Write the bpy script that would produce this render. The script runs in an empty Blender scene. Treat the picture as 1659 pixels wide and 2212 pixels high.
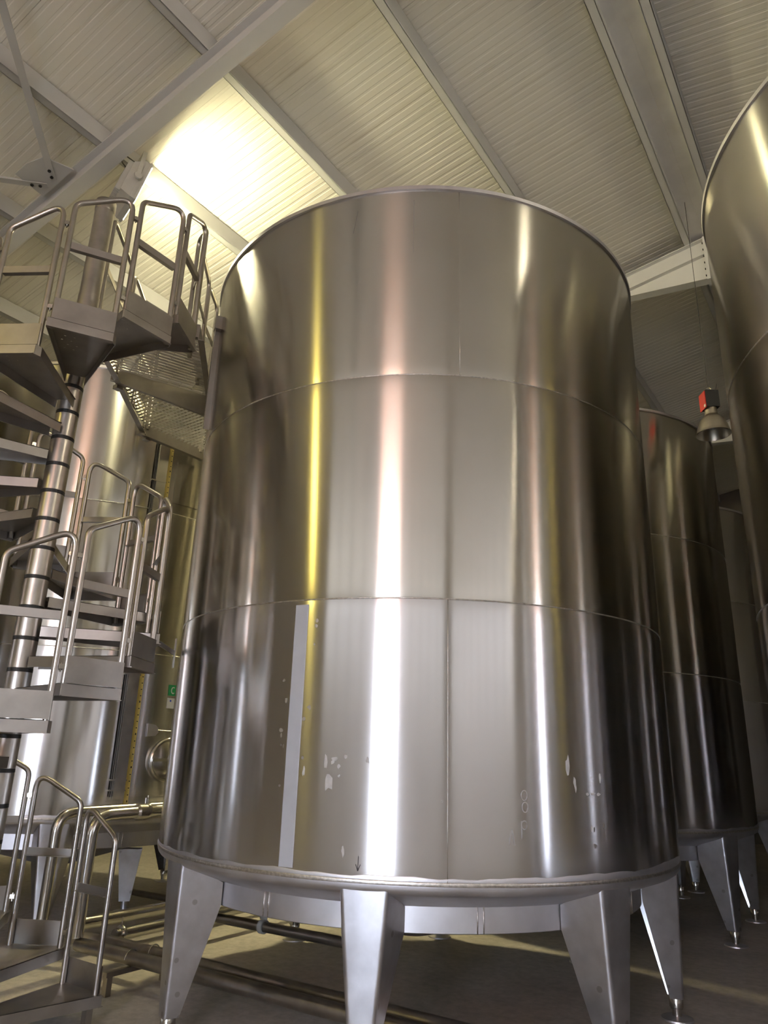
import bpy, math, random
from mathutils import Vector, Matrix
random.seed(7)
SC = bpy.context.scene
COL = SC.collection
PI = math.pi

# ------------------------------------------------------------------ camera
def make_camera():
    p, r, yaw, eye = 0.32128295, -0.03106075, 0.60047963, 1.66
    f = Vector((0, math.cos(p), math.sin(p))); u = Vector((0, -math.sin(p), math.cos(p))); x = Vector((1, 0, 0))
    right = x * math.cos(r) - u * math.sin(r)
    up = u * math.cos(r) + x * math.sin(r)
    rot = Matrix.Rotation(yaw, 3, 'Z')
    right, up, f = rot @ right, rot @ up, rot @ f
    m = Matrix((( right.x, up.x, -f.x, 0), (right.y, up.y, -f.y, 0), (right.z, up.z, -f.z, eye), (0, 0, 0, 1)))
    cam = bpy.data.cameras.new('camera'); o = bpy.data.objects.new('camera', cam); COL.objects.link(o)
    o.matrix_world = m
    cam.sensor_fit = 'HORIZONTAL'; cam.sensor_width = 36.0; cam.lens = 36.0 * 1561.147 / 1659.0
    cam.clip_start = 0.05; cam.clip_end = 200
    SC.camera = o
make_camera()

# ------------------------------------------------------------------ world, sky light, exposure
W = bpy.data.worlds.new('sky'); SC.world = W; W.use_nodes = True
bg = W.node_tree.nodes['Background']; bg.inputs[0].default_value = (0.72, 0.83, 1.0, 1); bg.inputs[1].default_value = 29.0
SC.view_settings.view_transform = 'Standard'
try: SC.view_settings.look = 'None'
except Exception: pass
SC.view_settings.gamma = 1.0; SC.view_settings.use_curve_mapping = False
SC.view_settings.exposure = 0.6
SC.cycles.max_bounces = 10; SC.cycles.glossy_bounces = 6; SC.cycles.diffuse_bounces = 5
SC.cycles.sample_clamp_indirect = 6.0
SC.cycles.blur_glossy = 0.6
SC.cycles.caustics_reflective = True
SC.cycles.use_denoising = True

# hall dimensions
XR, X0, X1, Y0, Y1, SL = -1.05, -11.4, 9.3, -8.0, 19.0, 0.17
DOOR = (0.45, 2.55, 3.4)                       # x0, x1, height of the open door behind the camera
def zp(x): return 8.2025 - SL * abs(x - XR)     # underside of the purlins
PUR = 0.20
def zc(x): return zp(x) + PUR                   # underside of the roof panels

def portal():
    l = bpy.data.lights.new('door_daylight', 'AREA'); l.shape = 'RECTANGLE'; l.size = DOOR[1] - DOOR[0]; l.size_y = DOOR[2]
    l.cycles.is_portal = True
    o = bpy.data.objects.new('door_daylight', l); COL.objects.link(o)
    o.location = ((DOOR[0] + DOOR[1]) / 2, Y0 - 0.02, DOOR[2] / 2); o.rotation_euler = (PI / 2, 0, PI)
portal()

# ------------------------------------------------------------------ materials
def mat(name):
    m = bpy.data.materials.new(name); m.use_nodes = True
    nt = m.node_tree; return m, nt, nt.nodes['Principled BSDF'], nt.nodes, nt.links
def setp(b, **k):
    for a, v in k.items():
        a = a.replace('_', ' ')
        for n in (a, a.title(), a.capitalize()):
            if n in b.inputs: b.inputs[n].default_value = v; break
def noise(nodes, links, scale, detail=3, vec=None, rough=0.5):
    n = nodes.new('ShaderNodeTexNoise'); n.inputs['Scale'].default_value = scale; n.inputs['Detail'].default_value = detail; n.inputs['Roughness'].default_value = rough
    if vec is not None: links.new(vec, n.inputs['Vector'])
    return n
def mapping(nodes, links, sc, kind='Object'):
    tc = nodes.new('ShaderNodeTexCoord'); mp = nodes.new('ShaderNodeMapping'); mp.inputs['Scale'].default_value = sc
    links.new(tc.outputs[kind], mp.inputs['Vector']); return mp.outputs['Vector']
def ramp(nodes, links, fac, stops):
    r = nodes.new('ShaderNodeValToRGB'); e = r.color_ramp.elements
    while len(e) < len(stops): e.new(0.5)
    for i, (p, c) in enumerate(stops): e[i].position = p; e[i].color = (*c, 1)
    links.new(fac, r.inputs['Fac']); return r
def bump(nodes, links, bsdf, h, strength, dist):
    b = nodes.new('ShaderNodeBump'); b.inputs['Strength'].default_value = strength; b.inputs['Distance'].default_value = dist
    links.new(h, b.inputs['Height']); links.new(b.outputs['Normal'], bsdf.inputs['Normal']); return b

def steel_brushed(name, col, rough, aniso, wav=0.0004, blotch=0.10):
    m, nt, b, N, L = mat(name)
    b.inputs['Metallic'].default_value = 1.0
    b.inputs['Anisotropic'].default_value = aniso; b.inputs['Anisotropic Rotation'].default_value = 0.25
    t = N.new('ShaderNodeTangent'); t.direction_type = 'RADIAL'; t.axis = 'Z'; L.new(t.outputs[0], b.inputs['Tangent'])
    v = mapping(N, L, (1.5, 1.5, 260.0)); br = noise(N, L, 1.0, 2, v)
    v2 = mapping(N, L, (1.6, 1.6, 0.35)); wv = noise(N, L, 1.0, 2, v2)
    v3 = mapping(N, L, (0.8, 0.8, 0.5)); bl = noise(N, L, 1.3, 4, v3)
    mx = N.new('ShaderNodeMath'); mx.operation = 'MULTIPLY'; mx.inputs[1].default_value = 1.0; L.new(bl.outputs['Fac'], mx.inputs[0])
    c = ramp(N, L, bl.outputs['Fac'], [(0.25, tuple(x * (1 - blotch) for x in col)), (0.75, tuple(min(1, x * (1 + blotch)) for x in col))])
    L.new(c.outputs['Color'], b.inputs['Base Color'])
    rr = N.new('ShaderNodeMapRange'); rr.inputs['From Min'].default_value = 0.2; rr.inputs['From Max'].default_value = 0.8
    rr.inputs['To Min'].default_value = rough * 0.992; rr.inputs['To Max'].default_value = rough * 1.01
    L.new(br.outputs['Fac'], rr.inputs['Value']); L.new(rr.outputs['Result'], b.inputs['Roughness'])
    if wav: bump(N, L, b, wv.outputs['Fac'], 1.0, wav)
    return m
def steel(name, col, rough, blotch=0.12, scale=6.0, metallic=1.0, bmp=0.0):
    m, nt, b, N, L = mat(name); b.inputs['Metallic'].default_value = metallic
    n = noise(N, L, scale, 4, mapping(N, L, (1, 1, 1)))
    c = ramp(N, L, n.outputs['Fac'], [(0.3, tuple(x * (1 - blotch) for x in col)), (0.7, tuple(min(1, x * (1 + blotch)) for x in col))])
    L.new(c.outputs['Color'], b.inputs['Base Color'])
    rr = N.new('ShaderNodeMapRange'); rr.inputs['To Min'].default_value = rough * 0.85; rr.inputs['To Max'].default_value = rough * 1.2
    L.new(n.outputs['Fac'], rr.inputs['Value']); L.new(rr.outputs['Result'], b.inputs['Roughness'])
    if bmp: bump(N, L, b, n.outputs['Fac'], 0.5, bmp)
    return m
def paint(name, col, rough=0.6, blotch=0.06, scale=3.0, spec=0.4):
    m, nt, b, N, L = mat(name)
    n = noise(N, L, scale, 5, mapping(N, L, (1, 1, 1)))
    c = ramp(N, L, n.outputs['Fac'], [(0.3, tuple(x * (1 - blotch) for x in col)), (0.7, tuple(min(1, x * (1 + blotch)) for x in col))])
    L.new(c.outputs['Color'], b.inputs['Base Color']); b.inputs['Roughness'].default_value = rough
    b.inputs['Specular IOR Level'].default_value = spec
    return m
def emit(name, col, strength):
    m, nt, b, N, L = mat(name); b.inputs['Base Color'].default_value = (0.8, 0.8, 0.8, 1)
    b.inputs['Emission Color'].default_value = (*col, 1); b.inputs['Emission Strength'].default_value = strength
    return m
def concrete():
    m, nt, b, N, L = mat('worn_concrete')
    v = mapping(N, L, (1, 1, 1)); n1 = noise(N, L, 0.9, 6, v, 0.6); n2 = noise(N, L, 14, 5, v, 0.65)
    c1 = ramp(N, L, n1.outputs['Fac'], [(0.3, (0.34, 0.315, 0.285)), (0.55, (0.50, 0.465, 0.425)), (0.75, (0.60, 0.565, 0.52))])
    c2 = ramp(N, L, n2.outputs['Fac'], [(0.35, (0.75, 0.75, 0.75)), (0.65, (1.0, 1.0, 1.0))])
    mx = N.new('ShaderNodeMix'); mx.data_type = 'RGBA'; mx.blend_type = 'MULTIPLY'; mx.inputs[0].default_value = 1.0
    L.new(c1.outputs['Color'], mx.inputs[6]); L.new(c2.outputs['Color'], mx.inputs[7]); L.new(mx.outputs[2], b.inputs['Base Color'])
    rr = N.new('ShaderNodeMapRange'); rr.inputs['To Min'].default_value = 0.35; rr.inputs['To Max'].default_value = 0.75
    L.new(n1.outputs['Fac'], rr.inputs['Value']); L.new(rr.outputs['Result'], b.inputs['Roughness'])
    bump(N, L, b, n2.outputs['Fac'], 0.3, 0.004)
    return m

M = {}
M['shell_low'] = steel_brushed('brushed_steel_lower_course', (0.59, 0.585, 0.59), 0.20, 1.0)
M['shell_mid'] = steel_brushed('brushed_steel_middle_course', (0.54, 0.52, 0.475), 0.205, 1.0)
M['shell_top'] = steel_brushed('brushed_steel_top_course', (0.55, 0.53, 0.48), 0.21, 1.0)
M['weld'] = steel('weld_bead', (0.55, 0.52, 0.48), 0.35, 0.25, 60, 1.0, 0.002)
M['matte'] = steel('satin_steel_plate', (0.60, 0.59, 0.615), 0.45, 0.10, 5)
M['leg'] = steel('satin_steel_leg', (0.56, 0.555, 0.585), 0.36, 0.13, 7)
def add_spots(m, scale, lo, hi, dark, sc=(1, 1, 1), kind='voronoi'):
    nt = m.node_tree; N, L = nt.nodes, nt.links; b = N['Principled BSDF']; src = b.inputs['Base Color'].links[0].from_socket
    v = mapping(N, L, sc)
    if kind == 'voronoi':
        t = N.new('ShaderNodeTexVoronoi'); t.inputs['Scale'].default_value = scale; t.inputs['Randomness'].default_value = 1.0; L.new(v, t.inputs['Vector']); out = t.outputs['Distance']
    else:
        t = noise(N, L, scale, 3, v); out = t.outputs['Fac']
    r = ramp(N, L, out, [(lo, dark if kind == 'voronoi' else (1, 1, 1)), (hi, (1, 1, 1) if kind == 'voronoi' else dark)])
    x = N.new('ShaderNodeMix'); x.data_type = 'RGBA'; x.blend_type = 'MULTIPLY'; x.inputs[0].default_value = 1.0
    L.new(src, x.inputs[6]); L.new(r.outputs['Color'], x.inputs[7]); L.new(x.outputs[2], b.inputs['Base Color'])
add_spots(M['leg'], 7.0, 0.10, 0.13, (0.72, 0.70, 0.68))
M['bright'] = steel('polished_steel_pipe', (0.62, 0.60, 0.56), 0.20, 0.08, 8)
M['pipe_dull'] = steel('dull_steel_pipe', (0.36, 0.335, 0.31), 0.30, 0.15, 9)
M['tube'] = steel('handrail_tube_steel', (0.44, 0.41, 0.375), 0.32, 0.08, 9)
M['tread'] = steel('stair_plate_steel', (0.37, 0.345, 0.32), 0.42, 0.12, 6)
M['pole'] = steel('stair_pole_steel', (0.46, 0.43, 0.395), 0.33, 0.14, 7)
M['rubber'] = paint('black_rubber', (0.018, 0.018, 0.018), 0.5)
M['ceil'] = paint('cream_roof_sheet', (0.72, 0.69, 0.615), 0.5, 0.04, 0.6)
add_spots(M['ceil'], 1.0, 0.63, 0.74, (0.80, 0.77, 0.72), (0.45, 16.0, 1.0), 'noise')
M['grey'] = paint('grey_painted_steel', (0.48, 0.475, 0.46), 0.5, 0.06, 2)
M['rafter'] = paint('pale_painted_steel', (0.57, 0.565, 0.545), 0.5, 0.04, 2)
M['flash'] = paint('dull_zinc_sheet', (0.62, 0.60, 0.56), 0.5, 0.08, 3)
M['galv'] = steel('galvanised_sheet', (0.50, 0.49, 0.47), 0.45, 0.12, 5)
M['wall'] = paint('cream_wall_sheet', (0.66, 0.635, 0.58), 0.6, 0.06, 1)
M['shaded_wall'] = paint('shaded_end_wall', (0.10, 0.09, 0.075), 0.7, 0.1, 1)  # gloom of the far end put into the wall colour
M['floor'] = concrete()
M['strip'] = paint('frosted_white_strip', (0.38, 0.385, 0.41), 0.45, 0.04, 8)
M['residue'] = paint('white_glue_residue', (0.42, 0.41, 0.405), 0.7, 0.12, 40)
M['spot'] = steel('dried_water_spot', (0.40, 0.385, 0.37), 0.42, 0.1, 30)
M['ink'] = paint('black_ink', (0.03, 0.03, 0.035), 0.6)
M['flood_body'] = paint('grey_lamp_housing', (0.45, 0.44, 0.41), 0.5, 0.05, 9)
M['flood_glass'] = emit('lit_lamp_glass', (1.0, 0.91, 0.56), 190.0)
M['flood_glass_yellow'] = emit('lit_lamp_glass_yellow', (1.0, 0.80, 0.18), 70.0)
M['flood_glass_right'] = emit('lit_lamp_glass_right', (1.0, 0.90, 0.68), 95.0)
M['added_flood_glass'] = emit('added_lamp_glass', (1.0, 0.86, 0.45), 340.0)
M['amber'] = emit('added_amber_glow', (1.0, 0.46, 0.24), 5.5)  # added glow, tints the tall streak on the big tank
M['fill_glow'] = emit('added_fill_glow', (0.97, 0.97, 1.0), 1.25)  # added glow, soft fill for the hall
M['spun'] = steel('spun_aluminium', (0.62, 0.57, 0.48), 0.33, 0.05, 4)
M['red'] = paint('red_plastic', (0.50, 0.03, 0.03), 0.4)
M['black'] = paint('black_housing', (0.02, 0.02, 0.02), 0.45)
M['green'] = paint('green_sign', (0.02, 0.30, 0.10), 0.5)
M['white'] = paint('white_print', (0.75, 0.76, 0.74), 0.6)
M['blue'] = paint('blue_ink', (0.03, 0.06, 0.4), 0.6)
M['ruler'] = paint('yellow_tape', (0.62, 0.50, 0.16), 0.5, 0.1, 12)
M['cable'] = paint('dark_cable', (0.05, 0.045, 0.04), 0.6)
M['yard'] = paint('yard_ground', (0.32, 0.30, 0.28), 0.9)

# ------------------------------------------------------------------ mesh helpers
class MB:
    def __init__(s): s.v = []; s.f = []
    def add(s, vs, fs):
        o = len(s.v); s.v += [tuple(v) for v in vs]; s.f += [tuple(i + o for i in f) for f in fs]; return s
    def box(s, lo, hi, mtx=None):
        x0, y0, z0 = lo; x1, y1, z1 = hi
        vs = [(x0, y0, z0), (x1, y0, z0), (x1, y1, z0), (x0, y1, z0), (x0, y0, z1), (x1, y0, z1), (x1, y1, z1), (x0, y1, z1)]
        if mtx is not None: vs = [mtx @ Vector(v) for v in vs]
        return s.add(vs, [(3, 2, 1, 0), (4, 5, 6, 7), (0, 1, 5, 4), (1, 2, 6, 5), (2, 3, 7, 6), (3, 0, 4, 7)])
    def bar(s, a, b, w, h, up=(0, 0, 1)):
        a = Vector(a); b = Vector(b); d = b - a; l = d.length; d.normalize()
        sd = d.cross(Vector(up)); sd = sd.normalized() if sd.length > 1e-5 else Vector((1, 0, 0)); u = sd.cross(d)
        m = Matrix(((d.x, sd.x, u.x, a.x), (d.y, sd.y, u.y, a.y), (d.z, sd.z, u.z, a.z), (0, 0, 0, 1)))
        return s.box((0, -w / 2, -h / 2), (l, w / 2, h / 2), m)
    def tube(s, pts, r, n=12, cap=True):
        pts = [Vector(p) for p in pts]; rings = []; T = []
        for i in range(len(pts)):
            a = pts[max(0, i - 1)]; b = pts[min(len(pts) - 1, i + 1)]; T.append((b - a).normalized())
        nrm = T[0].orthogonal().normalized(); vs = []
        for i, p in enumerate(pts):
            nrm = (nrm - T[i] * nrm.dot(T[i])).normalized(); bn = T[i].cross(nrm)
            vs += [p + (nrm * math.cos(2 * PI * k / n) + bn * math.sin(2 * PI * k / n)) * r for k in range(n)]
        fs = [(i * n + k, i * n + (k + 1) % n, (i + 1) * n + (k + 1) % n, (i + 1) * n + k) for i in range(len(pts) - 1) for k in range(n)]
        if cap: fs += [tuple(range(n))[::-1], tuple((len(pts) - 1) * n + k for k in range(n))]
        return s.add(vs, fs)
    def lathe(s, prof, n=48, a0=0, a1=2 * PI, c=(0, 0, 0), mtx=None):
        full = abs(a1 - a0 - 2 * PI) < 1e-6; m = n if full else n + 1; vs = []
        for (r, z) in prof:
            for k in range(m):
                a = a0 + (a1 - a0) * k / n; vs.append((c[0] + r * math.cos(a), c[1] + r * math.sin(a), c[2] + z))
        if mtx is not None: vs = [mtx @ Vector(v) for v in vs]
        fs = []
        for i in range(len(prof) - 1):
            for k in range(n):
                k2 = (k + 1) % m; fs.append((i * m + k, i * m + k2, (i + 1) * m + k2, (i + 1) * m + k))
        return s.add(vs, fs)
    def prism(s, poly, z0, z1, mtx=None):
        n = len(poly); vs = [(x, y, z0) for x, y in poly] + [(x, y, z1) for x, y in poly]
        if mtx is not None: vs = [mtx @ Vector(v) for v in vs]
        return s.add(vs, [tuple(range(n))[::-1], tuple(range(n, 2 * n))] + [(i, (i + 1) % n, n + (i + 1) % n, n + i) for i in range(n)])
    def mesh(s, name, m, smooth=None):
        me = bpy.data.meshes.new(name); me.from_pydata(s.v, [], s.f); me.update()
        me.materials.append(M[m] if isinstance(m, str) else m)
        if smooth is not None:
            for p in me.polygons: p.use_smooth = True
            if smooth < 179: me.set_sharp_from_angle(angle=math.radians(smooth))
        return me
    def obj(s, name, m, parent=None, smooth=None): return link(name, s.mesh(name, m, smooth), parent)
def link(name, me, parent=None):
    o = bpy.data.objects.new(name, me); COL.objects.link(o)
    if parent is not None: o.parent = parent
    return o
def thing(name, label, cat, loc=(0, 0, 0), rz=0, group=None):
    o = bpy.data.objects.new(name, None); COL.objects.link(o); o.location = loc; o.rotation_euler = (0, 0, rz)
    o.empty_display_size = 0.2; return tag(o, label, cat, group)
def tag(o, label, cat, group=None):
    o['label'] = label; o['category'] = cat
    if group: o['group'] = group
    return o
def struct(o): o['kind'] = 'structure'; return o
def copy_tree(o, parent=None):
    c = o.copy(); COL.objects.link(c); c.parent = parent
    for ch in list(o.children): copy_tree(ch, c)
    return c
def fillet(pts, r, n=6):
    pts = [Vector(p) for p in pts]; out = [pts[0]]
    for i in range(1, len(pts) - 1):
        a, b, c = pts[i - 1], pts[i], pts[i + 1]; d1 = (a - b).normalized(); d2 = (c - b).normalized()
        ang = d1.angle(d2); t = min(r / math.tan(ang / 2), (a - b).length * .49, (c - b).length * .49)
        p1, p2 = b + d1 * t, b + d2 * t
        for k in range(n + 1):
            u = k / n; out.append(p1 * (1 - u) ** 2 + b * 2 * u * (1 - u) + p2 * u * u)
    out.append(pts[-1]); return out

# ------------------------------------------------------------------ the hall
struct(MB().box((X0, Y0, -0.2), (X1, Y1, 0)).obj('floor', 'floor'))
struct(MB().box((X0 - 15, Y0 - 30, -0.25), (X1 + 15, Y0, -0.05)).obj('ground_yard', 'yard'))
WH = zc(X0) + 0.05
struct(MB().box((X0 - 0.12, Y0, 0), (X0, Y1, WH)).obj('wall_left', 'wall'))
struct(MB().box((X1, Y0, 0), (X1 + 0.12, Y1, WH)).obj('wall_right', 'wall'))
def gable(name, y, hole=None):
    mb = MB(); top = lambda x: zc(x) + 0.05
    def piece(xa, xb, za):
        xs = [xa] + ([XR] if xa < XR < xb else []) + [xb]
        poly = [(xa, za), (xb, za)] + [(x, top(x)) for x in reversed(xs)]
        vs = [(x, y, z) for x, z in poly] + [(x, y + 0.12, z) for x, z in poly]; n = len(poly)
        mb.add(vs, [tuple(range(n)), tuple(range(n, 2 * n))[::-1]] + [(i, n + i, n + (i + 1) % n, (i + 1) % n) for i in range(n)])
    if hole:
        a, b, h = hole; piece(X0, a, 0); piece(a, b, h); piece(b, X1, 0)
    else: piece(X0, X1, 0)
    return struct(mb.obj(name, 'wall'))
gable('wall_front', Y1).data.materials[0] = M['shaded_wall']
gable('wall_back', Y0 - 0.12, DOOR)
dj = MB()
for x in (DOOR[0] - 0.05, DOOR[1] - 0.05): dj.box((x, Y0, 0), (x + 0.1, Y0 + 0.06, DOOR[2] + 0.1))
dj.box((DOOR[0] - 0.05, Y0, DOOR[2]), (DOOR[1] + 0.05, Y0 + 0.06, DOOR[2] + 0.1))
struct(dj.obj('trim_1', 'grey'))
wn = struct(MB().box((DOOR[0], Y0 + 0.004, 3.75), (DOOR[1], Y0 + 0.03, 6.6)).obj('added_pane_1', 'amber'))  # glowing pane added for the warm upper part of the tank's streak

for i, (xa, xb) in enumerate(((-4.6, 0.15), (2.85, 8.7))):
    wb = struct(MB().box((xa, Y0 + 0.004, 3.9), (xb, Y0 + 0.02, 6.1)).obj('added_pane_%d' % (i + 2), 'fill_glow'))  # glowing bands added to fill the hall from behind the camera
    k = int((xb - xa) / 0.98)
    for j in range(k + 1):
        x = xa + (xb - xa) * j / k; MB().box((x - 0.03, Y0 + 0.004, 3.85), (x + 0.03, Y0 + 0.05, 6.15)).obj('added_mullion', 'grey', wb)

wb = struct(MB().box((X1 - 0.02, -7.2, 3.4), (X1 - 0.004, 0.6, 5.4)).obj('added_pane_4', 'fill_glow'))  # glowing band added to brighten the right-hand side
for j in range(9): MB().box((X1 - 0.05, -7.23 + 0.975 * j, 3.35), (X1 - 0.004, -7.17 + 0.975 * j, 5.45)).obj('added_mullion', 'grey', wb)

# roof panels, one metre wide, with fine ribs running down the slope
def roof_panel_mesh(side):
    Lh = (XR - X0) if side < 0 else (X1 - XR)
    prof = []; n = 10; p = 1.0 / n; e = 0.0035
    prof.append((0.0, 0.010)); prof.append((0.003, 0.0))
    for i in range(n):
        y = (i + 0.5) * p
        prof += [(y - 0.018, 0.0), (y - 0.011, e), (y + 0.011, e), (y + 0.018, 0.0)]
    prof += [(0.997, 0.0), (1.0, 0.010)]
    vs = []
    for (y, z) in prof:
        vs.append((0, y, z)); vs.append((side * Lh, y, z - SL * Lh))
    fs = []
    for i in range(len(prof) - 1):
        q = (2 * i, 2 * i + 1, 2 * i + 3, 2 * i + 2); fs.append(q if side < 0 else q[::-1])
    k = len(vs); vs += [(0, 0, 0.06), (side * Lh, 0, 0.06 - SL * Lh), (side * Lh, 1, 0.06 - SL * Lh), (0, 1, 0.06)]
    fs.append((k, k + 1, k + 2, k + 3))
    mb = MB(); mb.add(vs, fs); return mb.mesh('roof_panel', 'ceil')
ceiling = struct(MB().box((XR - 0.06, Y0, zc(XR) + 0.061), (XR + 0.06, Y1, zc(XR) + 0.075)).obj('ceiling', 'galv'))
for side in (-1, 1):
    me = roof_panel_mesh(side)
    for i in range(int(Y1 - Y0)):
        o = link('roof_panel', me, ceiling); o.location = (XR, Y0 + i, zc(XR))

# purlins: cold-formed channels running the length of the hall
def purlin(x, label, flip=1):
    mb = MB(); z = zp(x); t = 0.006; s = 1 if x > XR else -1; f = 0.085 * flip
    yA, yB = Y0 + 0.02, Y1 - 0.02
    lo, hi = (0, f) if f > 0 else (f, 0)
    mb.box((-t, yA, 0), (t, yB, PUR - 0.004)); mb.box((lo, yA, 0), (hi, yB, t)); mb.box((lo, yA, PUR - 0.012), (hi, yB, PUR - 0.006))
    mb.box((f - (t if f > 0 else 0), yA, 0), (f + (0 if f > 0 else t), yB, 0.022))
    o = mb.obj('roof_purlin', 'grey'); o.location = (x - f, 0, z)
    tag(o, label, 'purlin', 'purlins under the roof')
purlin(XR - 0.25, 'grey steel purlin on the near side of the ridge flashing, ending above the white beam', -1)
purlin(XR + 0.25, 'grey steel purlin on the far side of the ridge flashing, beside the right-hand tank', 1)
PN = ['grey steel purlin meeting the rim of the big tank right of its middle',
      'grey steel purlin meeting the rim of the big tank left of its middle',
      'grey steel purlin that the lit floodlight hangs from',
      'grey steel purlin seen behind the handrails at the top of the spiral stair',
      'lowest grey steel purlin visible, behind the top treads at the left edge',
      'grey steel purlin nearest the left wall, hidden behind the stair']
for i in range(6): purlin(XR - 0.25 - 1.492 * (i + 1), PN[i], -1)
RN = ['first grey purlin down the far roof slope, behind the right-hand tank', 'second grey purlin down the far roof slope', 'third grey purlin down the far roof slope',
      'fourth grey purlin down the far roof slope', 'fifth grey purlin down the far roof slope', 'sixth grey purlin down the far roof slope']
for i in range(6): purlin(XR + 0.25 + 1.492 * (i + 1), RN[i], 1)
rf = MB()
for y in range(int(Y0), int(Y1), 3):
    rf.add([(XR - 0.25, y, zp(XR) + 0.02), (XR, y, zp(XR) + 0.045), (XR + 0.25, y, zp(XR) + 0.02), (XR - 0.25, y + 3.03, zp(XR) + 0.022), (XR, y + 3.03, zp(XR) + 0.047), (XR + 0.25, y + 3.03, zp(XR) + 0.022)], [(0, 3, 4, 1), (1, 4, 5, 2)])
tag(rf.obj('ridge_flashing', 'flash'), 'wide galvanised flashing strip along the roof ridge between two purlins', 'flashing')

# rafters: haunched I-beam frames
def make_rafter():
    root = thing('roof_rafter', '', 'beam')
    dep, fw, tf, tw = 0.25, 0.14, 0.012, 0.009
    for s in (-1, 1):
        Lh = (XR - X0 if s < 0 else X1 - XR) - 0.02
        def z(x): return -SL * abs(x)
        def slab(mb, xa, xb, ta, ba, tb, bb, y0, y1):   # prism between x=xa and xb with given top/bottom z
            vs = [(xa, y0, ba), (xb, y0, bb), (xb, y1, bb), (xa, y1, ba), (xa, y0, ta), (xb, y0, tb), (xb, y1, tb), (xa, y1, ta)]
            fs = [(3, 2, 1, 0), (4, 5, 6, 7), (0, 1, 5, 4), (1, 2, 6, 5), (2, 3, 7, 6), (3, 0, 4, 7)]
            mb.add(vs, [f[::-1] for f in fs] if s < 0 else fs)
        xa, xb = s * 0.02, s * Lh; za, zb = -SL * 0.02 - 0.006, -SL * Lh - 0.006
        mb = MB()
        slab(mb, xa, xb, za, za - tf, zb, zb - tf, -fw / 2, fw / 2)
        slab(mb, xa, xb, za - tf, za - dep + tf, zb - tf, zb - dep + tf, -tw / 2, tw / 2)
        slab(mb, xa, xb, za - dep + tf, za - dep, zb - dep + tf, zb - dep, -fw / 2, fw / 2)
        arm = mb.obj('rafter_arm', 'rafter', root)
        xh = s * 1.42; h = 0.37; zh = -SL * 1.42 - 0.006 - dep
        mb = MB()
        slab(mb, xa, xh, za - dep, za - dep - h, zh, zh - 0.002, -tw / 2, tw / 2)
        slab(mb, xa, xh, za - dep - h, za - dep - h - tf, zh, zh - tf, -fw / 2, fw / 2)
        mb.obj('haunch', 'rafter', root)
        mb = MB(); mb.box((min(0, s * 0.02), -0.085, -dep - h - 0.04), (max(0, s * 0.02), 0.085, -0.005))
        ep = mb.obj('end_plate', 'rafter', root)
        for k in range(6):
            for yy in (-0.045, 0.045):
                b = MB().lathe([(0, 0), (0.014, 0), (0.014, 0.016), (0, 0.016)], 6, mtx=Matrix.Translation((s * 0.02, yy, -0.075 - k * 0.1)) @ Matrix.Rotation(s * PI / 2, 4, 'Y')).obj('bolt', 'black', ep)
    return root
raf = make_rafter()
RL = [(3.15, 'grey haunched roof rafter crossing overhead above the spiral stair'), (8.82, 'brightly lit white haunched rafter with bolted apex plates beside the right-hand tank'),
      (14.49, 'far dark roof rafter beyond the white beam'), (-2.52, 'roof rafter behind the viewer, over the open door bay')]
for i, (y, lb) in enumerate(RL):
    o = raf if i == 0 else copy_tree(raf)
    o.location = (XR, y, zp(XR)); o['label'] = lb; o['group'] = 'roof frames'
# gusset and braces on the first rafter
def gz(x): return zp(x) - 0.07
br = thing('roof_brace', 'pair of angle-steel roof braces bolted to a gusset plate on the grey rafter', 'brace', (0, 0, 0))
g = MB(); gx = -6.38
g.add([(gx - 0.26, 3.075, gz(gx - 0.26)), (gx + 0.26, 3.075, gz(gx + 0.26)), (gx + 0.17, 2.80, gz(gx + 0.17)), (gx - 0.02, 2.74, gz(gx - 0.02)), (gx - 0.22, 2.74, gz(gx - 0.22)),
       (gx - 0.26, 3.075, gz(gx - 0.26) + 0.01), (gx + 0.26, 3.075, gz(gx + 0.26) + 0.01), (gx + 0.17, 2.80, gz(gx + 0.17) + 0.01), (gx - 0.02, 2.74, gz(gx - 0.02) + 0.01), (gx - 0.22, 2.74, gz(gx - 0.22) + 0.01)],
      [(0, 1, 2, 3, 4), (9, 8, 7, 6, 5), (0, 5, 6, 1), (1, 6, 7, 2), (2, 7, 8, 3), (3, 8, 9, 4), (4, 9, 5, 0)])
g.obj('gusset_plate', 'grey', br)
def angle_bar(a, b):
    mb = MB(); mb.bar(a, b, 0.07, 0.008)
    d = (Vector(b) - Vector(a)).normalized(); sd = d.cross(Vector((0, 0, 1))).normalized()
    off = sd * 0.031 + Vector((0, 0, 0.035)); mb.bar(Vector(a) + off, Vector(b) + off, 0.008, 0.07)
    return mb.obj('angle_bar', 'grey', br)
dz = -0.012
a1 = angle_bar((-6.37, 3.01, gz(-6.37) + dz), (-1.25, -2.38, gz(-1.25) + dz))
a2 = angle_bar((-6.48, 3.02, gz(-6.48) + dz), (-10.9, -2.3, gz(-10.9) + dz))
for (bx, by) in ((-6.34, 2.98), (-6.29, 2.92), (-6.52, 2.97), (-6.57, 2.91)):
    MB().lathe([(0, 0), (0.017, 0), (0.017, 0.014), (0, 0.014)], 6, c=(bx, by, gz(bx) + dz - 0.022)).obj('bolt', 'black', br)

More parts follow.
